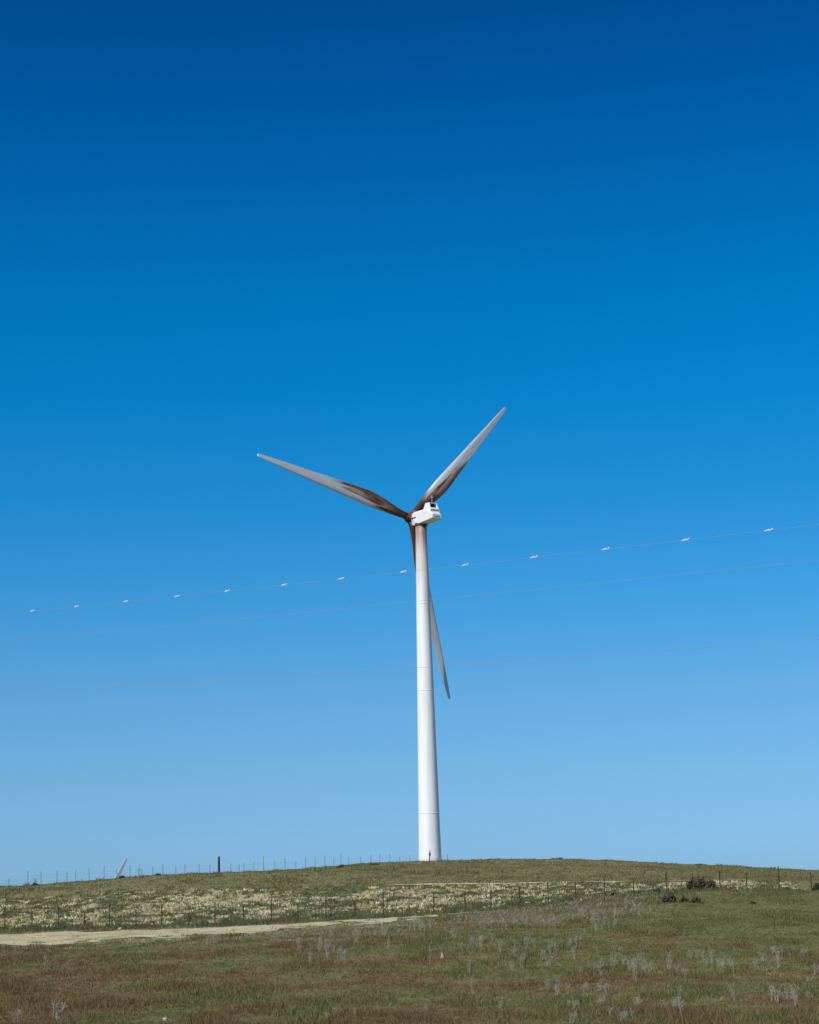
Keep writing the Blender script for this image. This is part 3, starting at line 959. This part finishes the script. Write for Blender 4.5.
# short dark stake in front of the tower foot
p = ground_at(429.6, 861.5); p.z = gz(p.x, p.y)
bm = bmesh.new()
add_tube(bm, [(0, 0, -.3), (0.02, 0, 0.7), (0.06, 0, 1.5)], [0.07, 0.07, 0.04], 7)
add_box(bm, (0.05, -0.05, 0.95), (0.24, 0.05, 0.42), Matrix.Rotation(R(8), 3, 'Y'))
o = obj('marker_stake', bm, M['rust']); o.location = p
tag(o, 'short dark stake standing right in front of the tower foot', 'stake')

# ------------------------------------------------------------------ bushes
def leaf_mat(name, c1, c2): return noise_mat(name, c1, c2, 6.0, 0.85)
BM = {'dark': leaf_mat('dark_green_leaves', (0.050, 0.062, 0.030), (0.105, 0.115, 0.058)),
      'green': leaf_mat('green_leaves', (0.08, 0.095, 0.042), (0.14, 0.15, 0.07)),
      'brown': leaf_mat('brown_twiggy_leaves', (0.085, 0.058, 0.042), (0.17, 0.12, 0.085)),
      'twig': leaf_mat('bush_twigs', (0.06, 0.04, 0.03), (0.12, 0.09, 0.07))}
def bush(px, py, wpx, hpx, kind, label, group=None, n=900, Yfix=None, kind2=None):
    p = ground_at(px, py) if Yfix is None else at(px, py, Yfix)
    p.z = gz(p.x, p.y)
    s = p.y / F
    w = wpx * s / 2; h = hpx * s
    t = thing('bush', label, 'bush', p, 0, group)
    def crown(mat, n, ox, ww, hh, seed):
        r = np.random.RandomState(seed)
        # a few overlapping lobes, open between
        L = [(r.uniform(-.75, .75), r.uniform(-.5, .5), r.uniform(.12, .55), r.uniform(.2, .45)) for _ in range(11)]
        L = [(a, b, c * (1.15 - abs(a)), e) for a, b, c, e in L]
        V = []; Fc = []
        for i in range(n):
            lx, ly, lz, lr = L[r.randint(len(L))]
            d = r.randn(3); d /= np.linalg.norm(d); d *= lr * r.rand() ** 0.4
            c = np.array([(lx + d[0]) * ww, (ly + d[1]) * ww * 0.8, max(0.02, (lz + d[2] * 0.9)) * hh]) + np.array([ox, 0, 0])
            a = r.randn(3); a /= np.linalg.norm(a); b = np.cross(a, r.randn(3)); b /= np.linalg.norm(b)
            q = 0.025 + 0.045 * r.rand()
            k = len(V)
            V += [c - a * q, c + b * q * .6, c + a * q, c - b * q * .6]
            Fc.append((k, k + 1, k + 2, k + 3))
        return np_mesh('foliage', np.array(V), np.array(Fc), mat, None, 4, t)
    crown(BM[kind], n, 0, w, h, int(px * 7) % 999)
    if kind2: crown(BM[kind2], n // 2, w * 0.5, w * 0.6, h * 0.7, int(px * 3) % 999)
    bm = bmesh.new(); r = random.Random(int(px))
    for k in range(16):
        a = r.uniform(0, 6.28); q = r.uniform(.2, .8)
        e = Vector((math.cos(a) * w * q, math.sin(a) * w * q * .8, h * r.uniform(.5, .98)))
        add_tube(bm, [(0, 0, -0.05), e * 0.5 + Vector((0, 0, h * .1)), e], [0.03, 0.018, 0.006], 4)
    obj('stems', bm, BM['twig'], t)
    return t
bush(669, 903, 16, 12, 'dark', 'dark rounded bush, largest of three in a row below the fence', 'three dark bushes below the fence', 1500)
bush(684, 902.5, 10, 8, 'dark', 'small dark bush in the middle of the row of three', 'three dark bushes below the fence', 800)
bush(696, 903.5, 12, 8.5, 'dark', 'low dark bush at the right end of the row of three', 'three dark bushes below the fence', 900)
bush(697, 890, 22, 20, 'dark', 'tall dark green bush with brown side at the fence line right of centre', None, 1900, 119, 'brown')
bush(711, 891, 17, 13, 'brown', 'brown twiggy bush adjoining the tall dark bush at the fence', None, 1100, 118.8)
bush(753, 904, 6, 3, 'dark', 'tiny dark bush alone in green grass below the fence', None, 300)
bush(733, 890.5, 10, 5, 'brown', 'low brown bush at the fence between the second and third posts from the right edge', None, 500, 118.5)
bush(787, 890.5, 8, 5, 'dark', 'small dark bush just right of the tall rusty post', None, 500, 118.5)
bush(817, 893, 11, 9, 'dark', 'dark bush cut by the right edge at the fence', None, 900, 118)
bush(641, 895, 26, 7, 'green', 'wide flat green bush under the fence, right of centre', 'green bushes along the fence', 1500, 118.6)
bush(655, 893, 16, 6, 'dark', 'low dark green bush left of the three dark bushes, at the fence', 'green bushes along the fence', 900, 119.5)
bush(614, 899, 14, 6, 'brown', 'low brown bush beside the fence post right of centre', None, 700, 118.4)
bush(570, 903, 22, 7, 'green', 'flat green bush at the fence, left of the low brown bush', 'green bushes along the fence', 1200, 119)
bush(341, 866.5, 11, 4, 'dark', 'small dark bush on the crest halfway between wooden post and tower', None, 500, 240)
bush(374, 865, 12, 3, 'dark', 'very flat dark bush on the crest closest to the tower on its left', None, 400, 255)
bush(35, 886.5, 9, 4, 'dark', 'small dark bush on the crest near the left edge', None, 400, 199)
bush(122, 879, 8, 3.5, 'dark', 'small dark bush at the foot of the leaning blade tip', None, 400, 207)
bush(558, 860, 18, 2.6, 'green', 'low green bush on the crest right of the tower', None, 600, 275)
bush(700, 867.5, 18, 2.0, 'green', 'low green bush on the crest at the far right', None, 500, 275)
bush(158, 872, 7, 3, 'dark', 'small dark bush on the crest between blade tip and wooden post', None, 300, 212)

# ------------------------------------------------------------------ dead weeds
def weed_mesh(seed, h=1.0, spread=0.35, nb=7, heads=True):
    r = random.Random(seed)
    bm = bmesh.new(); hb = bmesh.new()
    for k in range(nb):
        a = r.uniform(0, 6.28); q = r.uniform(0.05, spread)
        hh = h * r.uniform(0.5, 1.0)
        e = Vector((math.cos(a) * q, math.sin(a) * q, hh))
        mid = Vector((e.x * 0.35, e.y * 0.35, hh * 0.5))
        o_ = Vector((r.uniform(-.4, .4) * spread, r.uniform(-.4, .4) * spread, 0)); mid += o_ * .8; e += o_
        add_tube(bm, [o_ + Vector((0, 0, -0.03)), mid, e], [0.012, 0.009, 0.005], 4, True)
        for j in range(r.randint(4, 7)):
            f = r.uniform(0.3, 0.95)
            s = mid.lerp(e, (f - .5) * 2) if f > .5 else o_.lerp(mid, f * 2)
            b = r.uniform(0, 6.28); L = h * r.uniform(0.10, 0.26)
            t_ = s + Vector((math.cos(b) * L * .7, math.sin(b) * L * .7, L * r.uniform(.3, .9)))
            add_tube(bm, [s, t_], [0.006, 0.003], 3, True)
            if heads:
                for z in range(3):
                    c = s.lerp(t_, r.uniform(.5, 1.05)) + Vector((r.uniform(-.02, .02), r.uniform(-.02, .02), r.uniform(-.01, .03)))
                    bmesh.ops.create_icosphere(bm, subdivisions=1, radius=r.uniform(0.007, 0.017), matrix=Matrix.Translation(c) @ Matrix.Diagonal((1, 1, 1.5, 1)))
    hb.free()
    me = bpy.data.meshes.new('dry_weed'); bm.to_mesh(me); bm.free()
    me.materials.append(M['weed'])
    return me
WM = [weed_mesh(s, 1.0, sp, nb) for s, sp, nb in ((1, .30, 7), (2, .45, 9), (3, .22, 5), (4, .5, 10), (5, .35, 8), (6, .15, 4))]
def weed(px, py, hpx, label, group, wscale=1.0, v=None):
    p = ground_at(px, py)
    me = WM[v if v is not None else random.randrange(len(WM))]
    o = bpy.data.objects.new('dry_weed', me); C.objects.link(o)
    hm = hpx * p.y / F
    o.location = (p.x, p.y, gz(p.x, p.y)); o.rotation_euler = (random.uniform(-.12, .12), random.uniform(-.12, .12), random.uniform(0, 6.28))
    o.scale = (hm * wscale, hm * wscale, hm)
    tag(o, label, 'weed', group)
    return o
G = 'dead weeds standing in the meadow'
single = [
    (57, 1020, 24, 'bushy grey dead weed near the bottom left corner, right one of two', 1.0, 1), (16, 1025, 18, 'grey dead weed cut by the bottom edge in the left corner', 1.1, 3),
    (636, 982, 26, 'tall narrow upright grey dead weed right of centre in green grass', .55, 4), (613, 972, 20, 'grey dead weed just left of the tall narrow one', 1.0, 0),
    (469, 975, 22, 'thin grey dead weed just right of the pink marker', .5, 2), (430, 965, 22, 'thin grey dead weed just left of the pink marker', .5, 5),
    (669, 997, 16, 'single pale upright dead stalk low on the right', .25, 5), (682, 1022, 34, 'tall thin pale dead stalk reaching the bottom edge on the right', .3, 5),
    (623, 1024, 14, 'pale dead weed at the bottom edge right of centre', 1.2, 3), (775, 1003, 18, 'wide pale dead weed near the bottom right corner', 1.2, 3),
    (473, 995, 24, 'dark leaning dead weed low in the centre', .5, 2), (388, 950, 14, 'small white dead weed left of the pink marker', .6, 0),
    (332, 937, 16, 'pale dead weed beside the end of the dirt road', .8, 1), (358, 936, 12, 'small pale dead weed near the end of the dirt road', .9, 0),
    (572, 1024, 16, 'grey dead weed at the bottom edge, left of the pale one', 1.0, 1)]
for px, py, h, lab, ws, v in single: weed(px, py, h, lab, 'single dead weeds that stand out in the meadow', ws, v)
ORD = 'first second third fourth fifth sixth seventh eighth ninth tenth eleventh twelfth thirteenth fourteenth fifteenth sixteenth seventeenth eighteenth nineteenth twentieth'.split()
ORD = ORD + ['twenty-' + q for q in ORD[:9]] + ['thirtieth'] + ['thirty-' + q for q in ORD[:9]]
zones = [
    (150, 280, 925, 950, 9, 'small grey dead weed just below the dirt road', (7, 12)),
    (295, 345, 950, 966, 9, 'grey dead weed in the loose group left of centre', (10, 18)),
    (345, 480, 925, 948, 22, 'grey dead weed below the road end at centre', (8, 15)),
    (500, 580, 944, 974, 16, 'grey dead weed right of the pink marker', (12, 20)),
    (480, 640, 905, 935, 34, 'grey dead weed in dense brush below the fence', (8, 15)),
    (580, 700, 958, 984, 20, 'grey dead weed in the green band at right', (9, 17)),
    (700, 819, 955, 975, 16, 'pale dead weed near the right edge', (10, 18)),
    (540, 700, 990, 1022, 20, 'grey dead weed at the bottom right of centre', (10, 20)),
    (700, 819, 985, 1024, 10, 'grey dead weed in the bottom right corner', (8, 15)),
    (30, 290, 960, 1015, 9, 'tiny pale dead weed at the lower left', (5, 9)),
    (300, 520, 972, 1020, 9, 'small grey dead weed at the bottom centre', (7, 14))]
for x0, x1, y0, y1, n, lab, (h0, h1) in zones:
    cl = [(random.uniform(x0, x1), random.uniform(y0, y1)) for _ in range(max(2, n // 4))]
    made = []
    for k in range(n):
        if random.random() < .6:
            c = random.choice(cl); px = min(x1, max(x0, random.gauss(c[0], 9))); py = min(y1, max(y0, random.gauss(c[1], 4)))
        else: px = random.uniform(x0, x1); py = random.uniform(y0, y1)
        made.append((px, None)); made[-1] = (px, k, weed(px, py, random.uniform(h0, h1) * 0.88, lab, lab.replace('grey dead weed', 'grey dead weeds').replace('pale dead weed', 'pale dead weeds'), random.uniform(.6, 1.2)))
    made.sort(key=lambda q: (q[0], q[1]))
    for k, q in enumerate(made):
        q[2]['label'] = lab + ', ' + ('leftmost' if k == 0 else 'rightmost' if k == n - 1 else ORD[k] + ' from the left')
# forked dead stalks on the brow of the hill
for px, h, lab, ws, v in ((139, 10, 'forked dead stalk on the crest, right of the leaning blade tip', .7, 0), (36, 9, 'thin dead stalk on the crest near the left edge', .8, 1)):
    Y = 207 if px > 100 else 199
    o = weed(px, 900, 1, lab, 'dead stalks on the crest', 1, v)
    q = at(px, 880, Y); hm = h * Y / F
    o.location = (q.x, Y, gz(q.x, Y)); o.scale = (hm * ws, hm * ws, hm * 1.3)

# ------------------------------------------------------------------ small things
p = ground_at(442.5, 959); z = gz(p.x, p.y)
bm = bmesh.new()
rings = []
for k, (r, zz, ox) in enumerate(((0.17, 0.0, 0), (0.165, 0.10, 0.01), (0.11, 0.20, 0.0), (0.055, 0.32, -0.015), (0.035, 0.38, -0.02))):
    rings.append([Vector((ox + r * (1 + .15 * math.sin(3 * a + k)) * math.cos(a), r * .9 * math.sin(a), zz)) for a in [2 * math.pi * j / 14 for j in range(14)]])
ring_loft(bm, rings)
o = obj('ground_marker', bm, M['pink'], None, True); o.location = (p.x, p.y, z - 0.03); o.scale = (.58, .58, .62)
tag(o, 'small faded pink cone shaped marker in the grass at the centre', 'marker')

def rock(px, py, wpx, label):
    p = ground_at(px, py); s = wpx * p.y / F / 2
    bm = bmesh.new()
    bmesh.ops.create_icosphere(bm, subdivisions=3, radius=1.0)
    for v in bm.verts:
        n = math.sin(v.co.x * 3.1 + px) * .12 + math.sin(v.co.y * 4.3 + py) * .10 + math.sin(v.co.z * 5 + px * .3) * .08
        v.co = v.co * (1 + n)
        v.co.x *= s; v.co.y *= s * .8; v.co.z *= s * .62
    o = obj('rock', bm, M['stone'], None, True); o.location = (p.x, p.y, gz(p.x, p.y) + s * .35)
    tag(o, label, 'rock')
rock(165, 1021, 6, 'small pale rock at the bottom left in the brown ground')
rock(120, 930, 4.5, 'pale rock at the far edge of the dirt road on the left')
